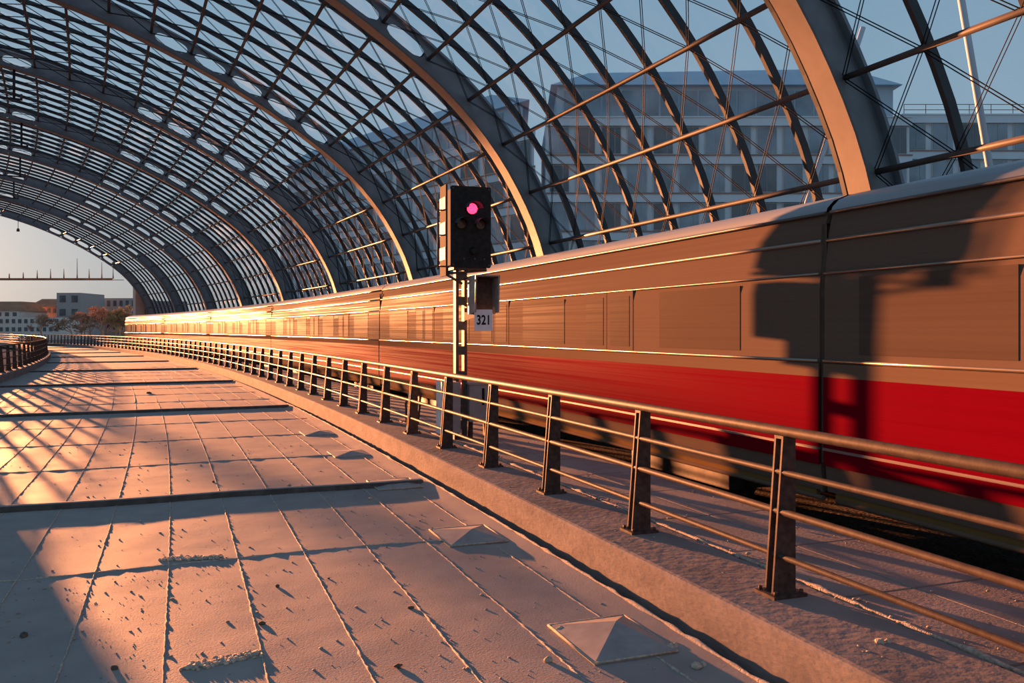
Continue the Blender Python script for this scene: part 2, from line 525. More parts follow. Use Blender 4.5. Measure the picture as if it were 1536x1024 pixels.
# raised joint boards across the floor
ORD = ['nearest', 'second nearest', 'third nearest', 'fourth nearest', 'fifth nearest', 'sixth nearest', 'seventh nearest', 'eighth nearest', 'ninth nearest']
for k in range(9):
    s = STEP0 + STEP * k
    root = thing('expansion_joint', 'dark raised joint board crossing the floor, %s to the camera' % ORD[k], 'floor joint', TP(s, -1.2, 0), 'dark joints across the floor')
    m1 = MB()
    n = 14
    def ring(x, w0, w1, z0, z1, c0=.02):
        y = s + .03 * math.sin(x * 2.1 + k)
        return [TP(y + w0, x, z0), TP(y + w0 + c0, x, z1), TP(y + w1 - c0, x, z1), TP(y + w1, x, z0)]
    m1.loft([ring(x, -.075, .08, -.02, .06) for x in srange(max(-6.6, left_edge(s)) + .05, 2.95, .6)], smooth=False)
    m1.build('board', M['dark_joint'], root)
    if k < 4:
        m2 = MB()
        m2.loft([ring(x, -.03, .035, .055, .072, .012) for x in srange(max(-6.6, left_edge(s)) + .05, 2.93, .6)])
        m2.build('cap_strip', M['sheet'], root)

# sheet-metal pyramid covers along the right edge
for k in range(5):
    s = 5.12 + STEP / 4 * k
    root = thing('pyramid_cover', 'low grey sheet metal pyramid on the floor beside the kerb, %s to the camera' % ORD[k], 'drain cover', TP(s, 2.6, 0), 'pyramid covers along the kerb')
    m1 = MB()
    b0 = [TP(s - .37, 2.3, .0), TP(s - .37, 2.88, .0), TP(s + .35, 2.88, .0), TP(s + .35, 2.3, .0)]
    b1 = [q + Vector((0, 0, .014)) for q in b0]
    i0 = m1.verts(b0 + b1 + [TP(s, 2.64, (.115, .07, .06, .05, .05)[k])])
    for q in range(4):
        r = (q + 1) % 4
        m1.face((i0 + q, i0 + r, i0 + 4 + r, i0 + 4 + q)); m1.face((i0 + 4 + q, i0 + 4 + r, i0 + 8))
    m1.build('cover_sheet', M['sheet'], root)
    if k < 3:
        m2 = MB()
        for q in range(4):
            a = b1[q]; bb = b1[(q + 1) % 4]
            m2.tube([a, bb], .008, 5)
        m2.build('rim', M['moss'], root)

# ------------------------------------------------------------------ railings
RH = 1.05
def post_mesh():
    p = MB()
    for sy in (-.036, .036):
        t = .008
        pr = [(-.115, .02), (.065, .02), (.065, RH - .03), (-.035, RH - .03)]
        b = p.verts([(x, sy - t, z) for x, z in pr] + [(x, sy + t, z) for x, z in pr])
        p.face((b, b + 1, b + 2, b + 3)); p.face((b + 7, b + 6, b + 5, b + 4))
        for i in range(4):
            j = (i + 1) % 4
            p.face((b + i, b + 4 + i, b + 4 + j, b + j))
    p.box((.01, 0, .5), (.05, .066, .9))
    p.box((.015, 0, RH - .02), (.10, .09, .02))
    for x in (-.06, 0.02):
        for z in (.13, .20):
            p.tube([(x, -.052, z), (x, -.04, z)], .012, 6)
    return p
def plate_mesh():
    p = MB()
    p.box((-.02, 0, .01), (.26, .21, .022))
    for x in (-.12, .08):
        for y in (-.08, .08):
            p.tube([(x, y, .02), (x, y, .045)], .013, 6)
    return p
def railing(root, frames, posts, prefix=''):
    """frames: polyline (point, tangent, outward normal) at kerb-top height; posts: (location, rotation)"""
    zt = .305
    def rail(name, dx, z, r, n):
        m_ = MB()
        m_.tube([p + nn * dx + Vector((0, 0, zt + z)) for p, t, nn in frames], r, n)
        return m_.build(name, M['rail_steel'], root)
    rail('handrail', .015, RH + .015, .036, 10)
    rail('rail', -.03, .805, .021, 8)
    rail('rail', -.045, .55, .025, 8)
    rail('rail', -.06, .265, .021, 8)
    org = world_loc(root)
    first = None
    for loc, rz in posts:
        if first is None:
            first = post_mesh().build('post', M['post_steel'], root, loc=loc - org)
            plate_mesh().build('base_plate', M['post_steel'], first, loc=(0, 0, 0))
            q = first
        else:
            q = dup(first, root)
        q.location = loc - org
        q.rotation_euler = (0, 0, rz)

SP = 1.87
root = thing('railing', 'rusty steel railing with four rails on the kerb beside the red train', 'railing', TP(4.7, 3.65, .305))
fr = []
for s in srange(-1.0, 150, 1.87):
    h = heading(s)
    fr.append((TP(s, 3.65), Vector((-math.sin(h), math.cos(h), 0)), Vector((math.cos(h), math.sin(h), 0))))
posts = []
s = 4.705 - SP
while s < 150 and len(posts) < 78:
    posts.append((TP(s, 3.65, .305), heading(s))); s += SP
railing(root, fr, posts)

root = thing('railing', 'curved steel railing at the far left edge, bending out of sight on its own kerb', 'railing', LEFT_PATH[0] + Vector((0, 0, .305)))
posts, acc, last = [], 1.87, LEFT_PATH[0]
for p, t, n in LF:
    acc += (p - last).length; last = p
    if p.y > 112: break
    if acc >= 1.87:
        acc = 0
        posts.append((p + Vector((0, 0, .305)), math.atan2(n.y, n.x) + PI))
# outward side of the left railing faces the floor, so the rails hang on the other side
LFr = [(p, t, -n) for p, t, n in LF]
railing(root, LFr, posts)

# ------------------------------------------------------------------ roof vault
PROF = [(10.72, -.3), (10.66, 1.0), (10.45, 2.6), (9.98, 4.46), (9.42, 5.72), (8.62, 6.98), (7.55, 8.18), (6.2, 9.28), (4.15, 10.6), (2.0, 11.72),
        (-.8, 12.92), (-3.6, 13.82), (-6.4, 14.42), (-11, 15.1), (-17, 15.4)]
PROF = PROF + [(-34 - x, z) for x, z in PROF[-2::-1]]
def catmull(P, n=10):
    out = []
    for i in range(len(P) - 1):
        p0, p1, p2, p3 = P[max(i - 1, 0)], P[i], P[i + 1], P[min(i + 2, len(P) - 1)]
        for k in range(n):
            t = k / n
            out.append(tuple(.5 * ((2 * p1[d]) + (-p0[d] + p2[d]) * t + (2 * p0[d] - 5 * p1[d] + 4 * p2[d] - p3[d]) * t * t + (-p0[d] + 3 * p1[d] - 3 * p2[d] + p3[d]) * t ** 3) for d in (0, 1)))
    out.append(P[-1])
    return out
CURVE = catmull(PROF)
for _ in range(3):
    CURVE = [CURVE[0]] + [tuple((CURVE[i - 1][d] + 2 * CURVE[i][d] + CURVE[i + 1][d]) / 4 for d in (0, 1)) for i in range(1, len(CURVE) - 1)] + [CURVE[-1]]
CUM = [0]
for a, b in zip(CURVE[:-1], CURVE[1:]):
    CUM.append(CUM[-1] + math.hypot(b[0] - a[0], b[1] - a[1]))
TOTAL = CUM[-1]
def prof_at(t, off=0.0):
    """point on the vault section at arc length t, pushed outwards by off"""
    t = min(max(t, 0.0), TOTAL - 1e-6)
    lo, hi = 0, len(CUM) - 1
    while hi - lo > 1:
        m_ = (lo + hi) // 2
        if CUM[m_] <= t: lo = m_
        else: hi = m_
    k = (t - CUM[lo]) / (CUM[hi] - CUM[lo])
    i = lo
    def nrm(j):
        a = CURVE[max(j - 1, 0)]; b = CURVE[min(j + 1, len(CURVE) - 1)]
        dx, dz = b[0] - a[0], b[1] - a[1]
        L = math.hypot(dx, dz)
        return dz / L, -dx / L
    n0, n1 = nrm(i), nrm(i + 1)
    x = CURVE[i][0] + (CURVE[i + 1][0] - CURVE[i][0]) * k
    z = CURVE[i][1] + (CURVE[i + 1][1] - CURVE[i][1]) * k
    nx, nz = n0[0] + (n1[0] - n0[0]) * k, n0[1] + (n1[1] - n0[1]) * k
    return x + nx * off, z + nz * off
NODE0, NODED = 1.81, 1.50
NODES = [NODE0 + NODED * j for j in range(int((TOTAL - NODE0) / NODED))]
NVIS = 23                     # purlins seen from the floor before the crown hides the rest
ARCH0, ARCHD = 10.8, 12.05
arch_s = [ARCH0 + ARCHD * k for k in range(9)]
TT = srange(0, TOTAL, .55)

ARCH_LABEL = ['steel roof arch nearest the camera, broad sunlit inner face rising behind the train at right',
              'second roof arch, meeting the train roof just right of the signal head',
              'third roof arch, passing left of the signal head down to the train roof',
              'fourth roof arch from the right, dropping to the train roof left of the signal',
              'fifth roof arch from the right, in the middle of the receding row of arches',
              'sixth roof arch from the right, fourth before the open hall end',
              'seventh roof arch from the right, third from the open hall end',
              'eighth roof arch from the right, last but one before the open sky',
              'last roof arch, framing the open end of the hall against the sky']
def band(t, s, o0, o1, w):
    a = prof_at(t, o0); b = prof_at(t, o1)
    return [TP(s - w / 2, a[0], a[1]), TP(s + w / 2, a[0], a[1]), TP(s + w / 2, b[0], b[1]), TP(s - w / 2, b[0], b[1])]
for k, s in enumerate(arch_s):
    base = TP(s, 10.7, 0)
    root = thing('roof_arch', ARCH_LABEL[k], 'roof arch', base, 'main arches of the hall roof')
    m_ = MB(); m_.sharp = True; m_.loft([band(t, s, 0, .045, .46) for t in TT], smooth=True); m_.build('inner_flange', M['flange'], root)
    # web: plate with oval openings between the purlins near the crown, closed lower down
    m_ = MB()
    nodes = [0.0] + NODES
    for j in range(len(nodes) - 1):
        t0, t1 = nodes[j], nodes[j + 1]
        x, z = prof_at((t0 + t1) / 2)
        xm = x if x > -17 else -34 - x
        hole = xm < 6.0 and not (-3.9 < xm < -.5)
        o0, o1 = .045, .80
        for side in (-.02, .02):
            if not hole:
                q = [(t0, o0), ((t0 + t1) / 2, o0), (t1, o0), (t1, o1), ((t0 + t1) / 2, o1), (t0, o1)]
                pts = []
                for t, o in q:
                    X, Z = prof_at(t, o); pts.append(TP(s + side, X, Z))
                b = m_.verts(pts); m_.face([b + i for i in range(6)])
            else:
                nn = 20
                inner, outer = [], []
                for i in range(nn):
                    a = 2 * PI * i / nn
                    ca, sa = math.cos(a), math.sin(a)
                    e = .55
                    ci = math.copysign(abs(ca) ** e, ca); si = math.copysign(abs(sa) ** .8, sa)
                    tm, tr_, om, orr = (t0 + t1) / 2, (t1 - t0) / 2, (o0 + o1) / 2, (o1 - o0) / 2
                    X, Z = prof_at(tm + ci * tr_ * .80, om + si * orr * .50); inner.append(TP(s + side, X, Z))
                    mx = max(abs(ca), abs(sa))
                    X, Z = prof_at(tm + ca / mx * tr_, om + sa / mx * orr); outer.append(TP(s + side, X, Z))
                bi, bo = m_.verts(inner), m_.verts(outer)
                for i in range(nn):
                    r = (i + 1) % nn
                    m_.face((bi + i, bi + r, bo + r, bo + i))
    m_.build('web', M['arch'], root)
    m_ = MB(); m_.loft([band(t, s, .74, .80, .30) for t in TT]); m_.build('outer_flange', M['arch'], root)
    m_ = MB()
    for ds in (.30, .62):
        m_.loft([band(t, s + ds, .30, .62, .09) for t in TT if prof_at(t)[0] > 6.2])
    for t in NODES:
        X, Z = prof_at(t, .46)
        if X < 6.6: break
        m_.tube([TP(s - .02, X, Z), TP(s + .66, X, Z)], .05, 6)
    m_.build('edge_beam', M['rib'], root)
    if k < 4:
        m_ = MB()
        X, Z = 0, 0
        m_.loft([[TP(s + .045 + q[0], *prof_at(t, .06 + q[1])) for q in ((0, 0), (.02, 0), (.02, .02), (0, .02))] for t in TT if t < NODES[NVIS]])
        m_.build('conduit', M['cable'], root)

# glazed bays between the arches
BAY_LABEL = ['glazed roof bay right of the nearest arch, at the top right corner of the picture',
             'glazed roof bay left of the nearest arch, with the office building showing through it',
             'glazed roof bay directly above the signal head, left of the second arch',
             'glazed roof bay left of the third arch, over the bright end of the train',
             'fourth glazed roof bay beyond the nearest arch, left of the fourth arch',
             'fifth glazed roof bay beyond the nearest arch',
             'sixth glazed roof bay beyond the nearest arch',
             'seventh glazed roof bay beyond the nearest arch',
             'glazed roof bay beside the open hall end, farthest from the camera']
OFFP, OFFR0, OFFR1, OFFG = .42, .46, .62, .66
for k in range(-1, 8):
    s0 = ARCH0 + ARCHD * k; s1 = s0 + ARCHD
    root = thing('glazed_roof_bay', BAY_LABEL[k + 1], 'roof glazing', TP((s0 + s1) / 2, 10.9, 0), 'glazed bays of the hall roof')
    step = ARCHD / 8
    for i in range(1, 8):
        if k == -1 and i < 2:
            continue
        s = s0 + step * i
        m_ = MB(); m_.sharp = True; m_.loft([band(t, s, OFFR0, OFFR1, .08) for t in TT], smooth=True); m_.build('rib', M['rib'], root)
    sm_ = srange(s0, s1, ARCHD / 4)
    for j, t in enumerate(NODES):
        m_ = MB()
        X, Z = prof_at(t, OFFP)
        near = k < 3 and j < NVIS
        m_.tube([TP(s, X, Z) for s in sm_], .052 if j % 2 else .052, 8 if near else 5)
        for i in range(1, 8):
            s = s0 + step * i
            if j < NVIS and k < 5:          # clamp and bolt at every crossing with a rib
                a = prof_at(t - .05, OFFP - .02); b2 = prof_at(t + .05, OFFP - .02)
                a2 = prof_at(t - .05, OFFP + .10); b3 = prof_at(t + .05, OFFP + .10)
                w = .085
                m_.hexa([TP(s - w, *a), TP(s + w, *a), TP(s + w, *b2), TP(s - w, *b2), TP(s - w, *a2), TP(s + w, *a2), TP(s + w, *b3), TP(s - w, *b3)])
        m_.build('purlin', M['purlin'], root)
    m_ = MB()
    gp = srange(0, TOTAL, .8)
    m_.loft([[TP(s, *prof_at(t, OFFG)) for t in gp] for s in sm_], closed=False, smooth=True)
    m_.build('glass', M['glass'], root)
    if k <= 4:
        jm = NVIS if k < 3 else NVIS
        nd = 8
        def node(i, j, o=.40):
            return TP(s0 + step * i, *prof_at(NODES[j], o))
        runs = []
        for d in (1, -1):
            starts = [(0 if d == 1 else nd, j) for j in range(0, jm)] + [(i, 0) for i in (range(1, nd) if d == 1 else range(1, nd))]
            for i, j in starts:
                run = [(i, j)]
                while 0 <= run[-1][0] + d <= nd and run[-1][1] + 1 < jm:
                    run.append((run[-1][0] + d, run[-1][1] + 1))
                if len(run) > 1:
                    runs.append(run)
        for run in runs:
            m_ = MB()
            for off in ((-.035, .035) if k < 3 else (0,)):
                pts = []
                for (i, j) in run:
                    p = node(i, j)
                    pts.append(p + (TP(s0 + step * i + off, 0, 0) - TP(s0 + step * i, 0, 0)))
                m_.tube(pts, .0085 if k < 1 else (.010 if k < 3 else .016), 4)
            m_.build('bracing_cable', M['cable'], root)

# end pier, hangers and the lamp under the last arch
root = thing('end_pier', 'pale stone pier standing under the foot of the last arch', 'pier', TP(arch_s[-1] + 1.2, 9.6, -.4))
m_ = MB(); m_.tbox(arch_s[-1] + .8, arch_s[-1] + 2.0, 9.1, 10.1, -.4, 7.0); m_.build('shaft', M['stone'], root)
m_ = MB(); m_.tbox(arch_s[-1] + 1.0, arch_s[-1] + 1.8, 10.1, 15.0, -.4, 5.4); m_.build('side_wall', M['cab_grey'], root)
for k in range(2, 7):
    s = arch_s[k]
    t = next(t for t in srange(0, TOTAL, .05) if prof_at(t)[0] < -5.2)
    X, Z = prof_at(t)
    root = thing('catenary_hanger', 'grey hanger with a side arm below the %s roof arch' % ['', '', 'third', 'fourth', 'fifth', 'sixth', 'seventh'][k], 'hanger', TP(s, X, Z), 'hangers under the roof arches')
    m_ = MB(); m_.tube([TP(s, X, Z), TP(s, X, Z - 1.35)], .06, 8); m_.build('rod', M['rib'], root)
    m_ = MB(); m_.tube([TP(s, X + .35, Z - 1.35), TP(s, X - 3.2, Z - 1.3)], .05, 8)
    m_.tube([TP(s, X, Z - .9), TP(s, X - 2.2, Z - 1.3)], .025, 6); m_.build('arm', M['rib'], root)
    m_ = MB(); m_.tube([TP(s, X + .3, Z - 1.35), TP(s, X + .3, Z - 1.1)], .055, 8); m_.build('insulator', M['galv'], root)
s = arch_s[-1] - .2
t = next(t for t in srange(0, TOTAL, .05) if prof_at(t)[0] < -2.9)
X, Z = prof_at(t)
root = thing('hanging_lamp', 'small lamp on a thin rod hanging from the last arch', 'lamp', TP(s, X, Z))
m_ = MB(); m_.tube([TP(s, X, Z + .1), TP(s, X, Z - .8)], .03, 6); m_.build('rod', M['purlin'], root)
m_ = MB(); m_.tube([TP(s, X, Z - .8), TP(s, X, Z - .9), TP(s, X, Z - 1.15)], [.05, .14, .16], 10); m_.build('lamp_shade', M['galv'], root)

# ------------------------------------------------------------------ train
XT = 5.95
XF = 8.95
train = thing('train', 'red and ochre commuter train running along the whole right side of the railing', 'train', TP(8, 7.45, .0))
CARS = [(-5.0, 6.97)] + [(7.04 + 18.3 * k, 7.04 + 18.3 * k + 18.22) for k in range(5)]
def side_ring(s, zs, x):
    return [TP(s, x, z) for z in zs]
def panel(m_, s0, s1, z0, z1, x, lean=0.0, d=1.5, back=.05):
    """a slab standing proud of the car side; outer face carries UV"""
    SS = srange(s0, s1, d)
    nz = 2
    rows = [[TP(s, x + back, z0), TP(s, x, z0), TP(s, x + lean, z1), TP(s, x + back + lean, z1)] for s in SS]
    m_.loft(rows, closed=False, uvs=(SS, [z0 - .05, z0, z1, z1 + .05]))
    for e in (0, -1):
        b = m_.verts(rows[e]); m_.face([b, b + 1, b + 2, b + 3])
for c, (s0, s1) in enumerate(CARS):
    SS = srange(s0, s1, 1.6)
    # body shell: the ochre carriage box the other panels sit on
    prof = [(XF, .42), (XT + .04, .42), (XT + .01, .7), (XT, 1.0), (XT, 2.45), (XT + .05, 3.0), (XT + .11, 3.225), (XF - .1, 3.225), (XF, 2.4)]
    m_ = MB()
    m_.loft([[TP(s, x, z) for x, z in prof] for s in SS], uvs=(SS, [z for x, z in prof] + [.42]))
    car = m_.build('carriage', M['ochre'], train)
    # roof
    rp = [(XT + .075, 3.20), (XT + .10, 3.27), (XT + .18, 3.345), (XT + .34, 3.41), (XT + .62, 3.47), (XT + 1.1, 3.53), (XT + 1.5, 3.55), (XF - .6, 3.48), (XF - .2, 3.38), (XF - .07, 3.2)]
    m_ = MB(); m_.loft([[TP(s, x, z) for x, z in rp] for s in SS], closed=False, smooth=True, uvs=(SS, [i * .12 for i in range(len(rp))]))
    m_.build('roof', M['troof'], car)
    m_ = MB(); m_.tube([TP(s, XT + .075, 3.215) for s in SS], .018, 6); m_.build('gutter_strip', M['tdark'], car)
    # red lower body, pale line, bright sill, cream waistband
    m_ = MB(); panel(m_, s0, s1, .86, 1.565, XT - .016); m_.build('red_panel', M['red'], car)
    m_ = MB(); panel(m_, s0, s1, .835, .862, XT - .026); m_.build('pale_line', M['pink'], car)
    m_ = MB(); panel(m_, s0, s1, .685, .835, XT - .012, 0); m_.build('red_sill', M['red'], car)
    m_ = MB(); panel(m_, s0, s1, 1.565, 1.70, XT - .014); m_.build('waistband', M['cream'], car)
    m_ = MB(); m_.tube([TP(s, XT - .012, 1.725) for s in SS], .018, 6); m_.build('waist_moulding', M['chrome_trim'], car)
    m_ = MB(); m_.tube([TP(s, XT + .035, 2.93) for s in SS], .022, 8); m_.build('glint_moulding', M['chrome_trim'], car)  # glossy trim added to catch a sun glint along the car side
    m_ = MB(); m_.tube([TP(s, XT - .004, 2.60) for s in SS], .013, 6); m_.build('window_moulding', M['chrome_trim'], car)
    # skirt and running gear
    m_ = MB(); panel(m_, s0 + .1, s1 - .1, .335, .685, XT + .05); m_.build('skirt', M['skirt'], car)
    m_ = MB(); m_.tube([TP(s, XT + .055, .34) for s in SS[:-1] + [s1 - .12]], .028, 6); m_.build('skirt_edge', M['cream'], car)
    for b0 in ((s0 + 2.0,), (s1 - 4.4,)):
        m_ = MB(); m_.tbox(b0[0], b0[0] + 2.4, XT + .35, XF - .35, .05, .55)
        for ws in (b0[0] + .35, b0[0] + 2.05):
            for xx in (XT + .62, XF - .72):
                a, e = TP(ws, xx, .22), TP(ws, xx + .12, .22)
                m_.tube([a, e], .42, 18)
        m_.build('bogie', M['steel'], car)
    # windows and doors
    if c == 0:
        w = [(-4.4, -2.65), (-2.05, -.3), (.3, 2.05), (2.65, 4.4), (4.85, 6.5)]
    else:
        L = s1 - s0
        w = []
        q = s0 + 1.3
        while q + 1.7 < s1 - .5:
            w.append((q, q + 1.75)); q += 2.35
    for i, (a, b) in enumerate(w):
        if i % 2 == 1:
            # double door: two leaves with tall panes
            mid = (a + b) / 2
            for d0, d1 in ((a + .1, mid - .008), (mid + .008, b - .1)):
                m_ = MB(); panel(m_, d0, d1, 1.72, 2.62, XT - .005, .0); dl = m_.build('door', M['ochre'], car)
                m_ = MB(); panel(m_, d0 + .1, d1 - .1, 1.80, 2.52, XT - .009, .0); m_.build('door_pane', M['bronze'], car)
        else:
            m_ = MB(); panel(m_, a, b, 1.80, 2.54, XT - .005); m_.build('window', M['bronze'], car)
    if c + 1 < len(CARS):
        g0, g1 = s1, CARS[c + 1][0]
        m_ = MB()
        rr = []
        n = 6
        for i in range(n + 1):
            ins = .03 if i % 2 == 0 else .015
            s = g0 + (g1 - g0) * i / n
            rr.append([TP(s, XT + ins, .7), TP(s, XT + ins, 3.1), TP(s, XF - ins, 3.1), TP(s, XF - ins, .7)])
        m_.loft(rr, caps=False); m_.build('gangway_bellows', M['bellows'], car)
for xx in (XT + .78, XT + 2.215):
    m_ = MB(); m_.loft([[TP(s, xx - .035, -.2), TP(s, xx + .035, -.2), TP(s, xx + .035, -.19 + .02), TP(s, xx - .035, -.17)] for s in srange(-6, 165, 3)])
    o = m_.build('track_rail', M['rail_head'])
    tag(o, 'steel running rail under the train, %s side' % ('near' if xx < 7 else 'far'), 'rail')

# ------------------------------------------------------------------ railway signal
SG = Vector((4.20, 13.46, .285))
sig = thing('railway_signal', 'black railway signal head with a lit red lamp on a steel mast behind the railing', 'signal', SG)
def W(dx, dy, z):
    return Vector((SG.x + dx, SG.y + dy, z))
mx = -.10
m_ = MB()
for dx in (-.085, .055):
    m_.box(W(mx + dx, 0, 1.72), (.05, .14, 2.87))
for z in (.5, .9, 1.3, 1.7, 2.1, 2.5, 2.9):
    m_.box(W(mx - .015, -.04, z), (.10, .05, .14))
m_.build('mast', M['galv'], sig)
m_ = MB(); m_.box(W(mx, 0, .30), (.22, .22, .03)); m_.build('base_plate', M['galv'], sig)
# head with housing
m_ = MB()
hw, z0, z1 = .335, 3.03, 4.33
out = []
for q in range(4):
    for i in range(5):
        a = PI / 2 * q + PI / 2 * i / 4
        cx = (hw - .03) * (1 if q in (0, 3) else -1); cz = ((z1 - z0) / 2 - .03) * (1 if q in (0, 1) else -1)
        out.append((cx + .03 * math.cos(a), (z0 + z1) / 2 + cz + .03 * math.sin(a)))
m_.loft([[W(x, -.22, z) for x, z in out], [W(x, -.19, z) for x, z in out]], smooth=False)
head = m_.build('signal_head', M['sig_black'], sig)
m_ = MB(); m_.box(W(-.02, -.03, 3.68), (.58, .32, 1.22)); m_.build('rear_housing', M['board_grey'], head)
m_ = MB()
for x, z in ((-.30, 4.29), (.30, 4.29), (-.30, 3.07), (.30, 3.07), (-.12, 3.17), (.06, 3.17), (.22, 3.17)):
    m_.tube([W(x, -.235, z), W(x, -.215, z)], .015, 8)
m_.build('bolt', M['galv'], head)
def lamp(dx, z, r, lit, hood=True):
    m1 = MB()
    m1.tube([W(dx, -.225, z), W(dx, -.255, z)], r, 24)
    b = m1.build('lens', M['lens_red'] if lit else M['lens_off'], head)
    if lit: b['label'] = 'lit red lens'
    m1 = MB()
    m1.tube([W(dx, -.222, z), W(dx, -.24, z)], [r + .02, r + .012], 24); m1.build('bezel', M['sig_black'], head)
    if hood:
        m1 = MB()
        rr = []
        for y, rad, drop in ((-.22, r + .035, 0), (-.34, r + .04, .008), (-.46, r + .036, .02)):
            rr.append([W(dx + rad * math.cos(a), y, z + rad * math.sin(a) - drop) for a in [math.radians(8 + 164 * i / 16) for i in range(17)]])
        m1.loft(rr, closed=False, smooth=True)
        rr2 = [[p + Vector((0, 0, -.006)) for p in r_] for r_ in rr]
        m1.loft([r_[::-1] for r_ in rr2], closed=False, smooth=True)
        m1.build('hood', M['hood_grey'], head)
lamp(.01, 3.97, .085, True)
lamp(-.17, 3.72, .07, False)
lamp(.15, 3.72, .07, False)
m_ = MB(); m_.tube([W(.03, -.22, 3.30), W(.03, -.34, 3.28)], [.06, .045], 12); m_.build('marker_nozzle', M['sig_black'], head)
# banded side board and rungs on the left of the head
m_ = MB()
m_.box(W(-.40, -.03, 3.62), (.03, .34, 1.45)); sb = m_.build('side_board', M['board_grey'], sig)
for z in (3.25, 3.65, 4.05):
    m_ = MB(); m_.box(W(-.418, -.03, z), (.012, .34, .2)); o = m_.build('light_band', M['post_steel'], sb)
m_ = MB()
m_.tube([W(-.50, -.05, 3.0), W(-.50, -.05, 3.98)], .018, 8)
for z in (3.05, 3.55, 3.95):
    m_.tube([W(-.50, -.05, z), W(-.40, -.05, z)], .014, 6)
m_.build('grab_rail', M['galv'], sig)
m_ = MB(); m_.tube([W(-.40, -.1, 2.93), W(mx, -.05, 2.78)], .022, 6); m_.tube([W(-.40, -.1, 2.93), W(.30, -.1, 3.0)], .022, 6)
m_.box(W(.0, -.02, 3.02), (.55, .3, .04)); m_.build('bracket', M['galv'], sig)
# lower indicator box and number plate stand forward of the mast on brackets
_W0 = W
def W(dx, dy, z):
    return _W0(dx - .10, dy - .30, 2.04 + (z - 2.04) * .978)
# lower indicator box with open hood
m_ = MB()
bx, bz, bw, bh = .24, 2.60, .19, .30
m_.box(W(bx, .02, bz), (bw * 2 - .02, .12, bh * 2 - .04))
ind = m_.build('indicator_box', M['galv'], sig)
m_ = MB(); m_.box(W(bx, -.05, bz), (bw * 2 - .06, .02, bh * 2 - .08)); m_.build('indicator_face', M['post_steel'], ind)
m_ = MB()
for sx in (-1, 1):
    m_.hexa([W(bx + sx * bw - .012, -.30, bz - bh * .95), W(bx + sx * bw + .012, -.30, bz - bh * .95), W(bx + sx * bw + .012, .06, bz - bh), W(bx + sx * bw - .012, .06, bz - bh),
             W(bx + sx * bw - .012, -.34, bz + bh), W(bx + sx * bw + .012, -.34, bz + bh), W(bx + sx * bw + .012, .06, bz + bh), W(bx + sx * bw - .012, .06, bz + bh)])
m_.box(W(bx, -.14, bz + bh), (bw * 2 + .024, .42, .02)); m_.box(W(bx, -.02, bz - bh), (bw * 2 + .024, .16, .02))
m_.build('indicator_hood', M['sheet'], ind)
m_ = MB(); m_.tube([_W0(-.06, -.05, 2.86), W(.16, .02, 2.86)], .02, 6); m_.tube([_W0(-.06, -.05, 2.4), W(.10, .04, 2.4)], .02, 6); m_.build('indicator_bracket', M['galv'], sig)
# number plate
m_ = MB(); m_.box(W(.215, -.20, 2.19), (.30, .012, .335)); npl = m_.build('number_plate', M['plate'], sig)
npl['label'] = 'white plate reading 321'
m_ = MB()
m_.hexa([_W0(-.08, -.10, 2.18), W(.10, -.19, 2.24), W(.10, -.15, 2.24), _W0(-.08, -.04, 2.18), _W0(-.08, -.10, 2.32), W(.10, -.19, 2.30), W(.10, -.15, 2.30), _W0(-.08, -.04, 2.32)])
m_.build('plate_bracket', M['galv'], sig)
W = _W0
cu = bpy.data.curves.new('digits', 'FONT'); cu.body = '321'; cu.align_x = 'CENTER'; cu.align_y = 'CENTER'
cu.size = .185; cu.extrude = .002; cu.offset = .0045; cu.space_character = 1.05
to = bpy.data.objects.new('digits_text', cu); COL.objects.link(to)
bpy.context.view_layer.update()
me = bpy.data.meshes.new_from_object(to.evaluated_get(bpy.context.evaluated_depsgraph_get()))
bpy.data.objects.remove(to)
me.materials.clear(); me.materials.append(M['ink'])
dg = bpy.data.objects.new('digits', me); COL.objects.link(dg); dg.parent = npl
dg.rotation_euler = (PI / 2, 0, 0); dg.scale = (.82, 1.12, 1)
dg.location = W(.215 - .10, -.209 - .30, 2.183) - SG
# lineside boxes at the mast foot
bxr = thing('trackside_cabinet', 'grey cabinet with a narrow dark slot at the right of the signal mast foot', 'cabinet', SG + Vector((.19, -.1, 0)))
m_ = MB(); m_.box(W(.17, -.05, .86), (.38, .3, .60)); bb = m_.build('cabinet_body', M['cab_grey'], bxr)
m_ = MB(); m_.box(W(.21, -.203, .96), (.04, .012, .27)); m_.build('slot', M['ink'], bxr)
m_ = MB(); m_.box(W(.17, -.05, 1.17), (.42, .34, .03)); m_.build('cabinet_lid', M['cab_grey'], bxr)
for dx in (.04, .30):
    m_ = MB(); m_.box(W(dx, -.05, .42), (.05, .12, .28)); m_.build('leg', M['post_steel'], bxr)
bxl = thing('trackside_cabinet', 'tall grey cabinet with a pale left edge, left of the signal mast foot', 'cabinet', SG + Vector((-.36, -.1, 0)))
m_ = MB(); m_.box(W(-.33, -.12, .80), (.28, .30, .80)); m_.build('cabinet_body', M['cab_grey'], bxl)
m_ = MB(); m_.box(W(-.49, -.12, .80), (.035, .33, .83)); m_.build('edge_strip', M['plate'], bxl)
for dx in (-.42, -.24):
    m_ = MB(); m_.box(W(dx, -.12, .35), (.05, .12, .14)); m_.build('leg', M['post_steel'], bxl)
m_ = MB()
c0 = TP(15.3, 3.98, .285)
pts = [c0 + Vector((-.10, 0, .02)), c0 + Vector((-.12, 0, .4)), c0 + Vector((-.06, 0, .60)), c0 + Vector((.06, 0, .64)), c0 + Vector((.15, 0, .55)), c0 + Vector((.13, 0, .3)), c0 + Vector((.10, 0, .02))]
m_.tube(pts, .022, 8)
tag(m_.build('cable_loop', M['post_steel']), 'dark cable looping up out of the walkway left of the signal cabinets', 'cable')

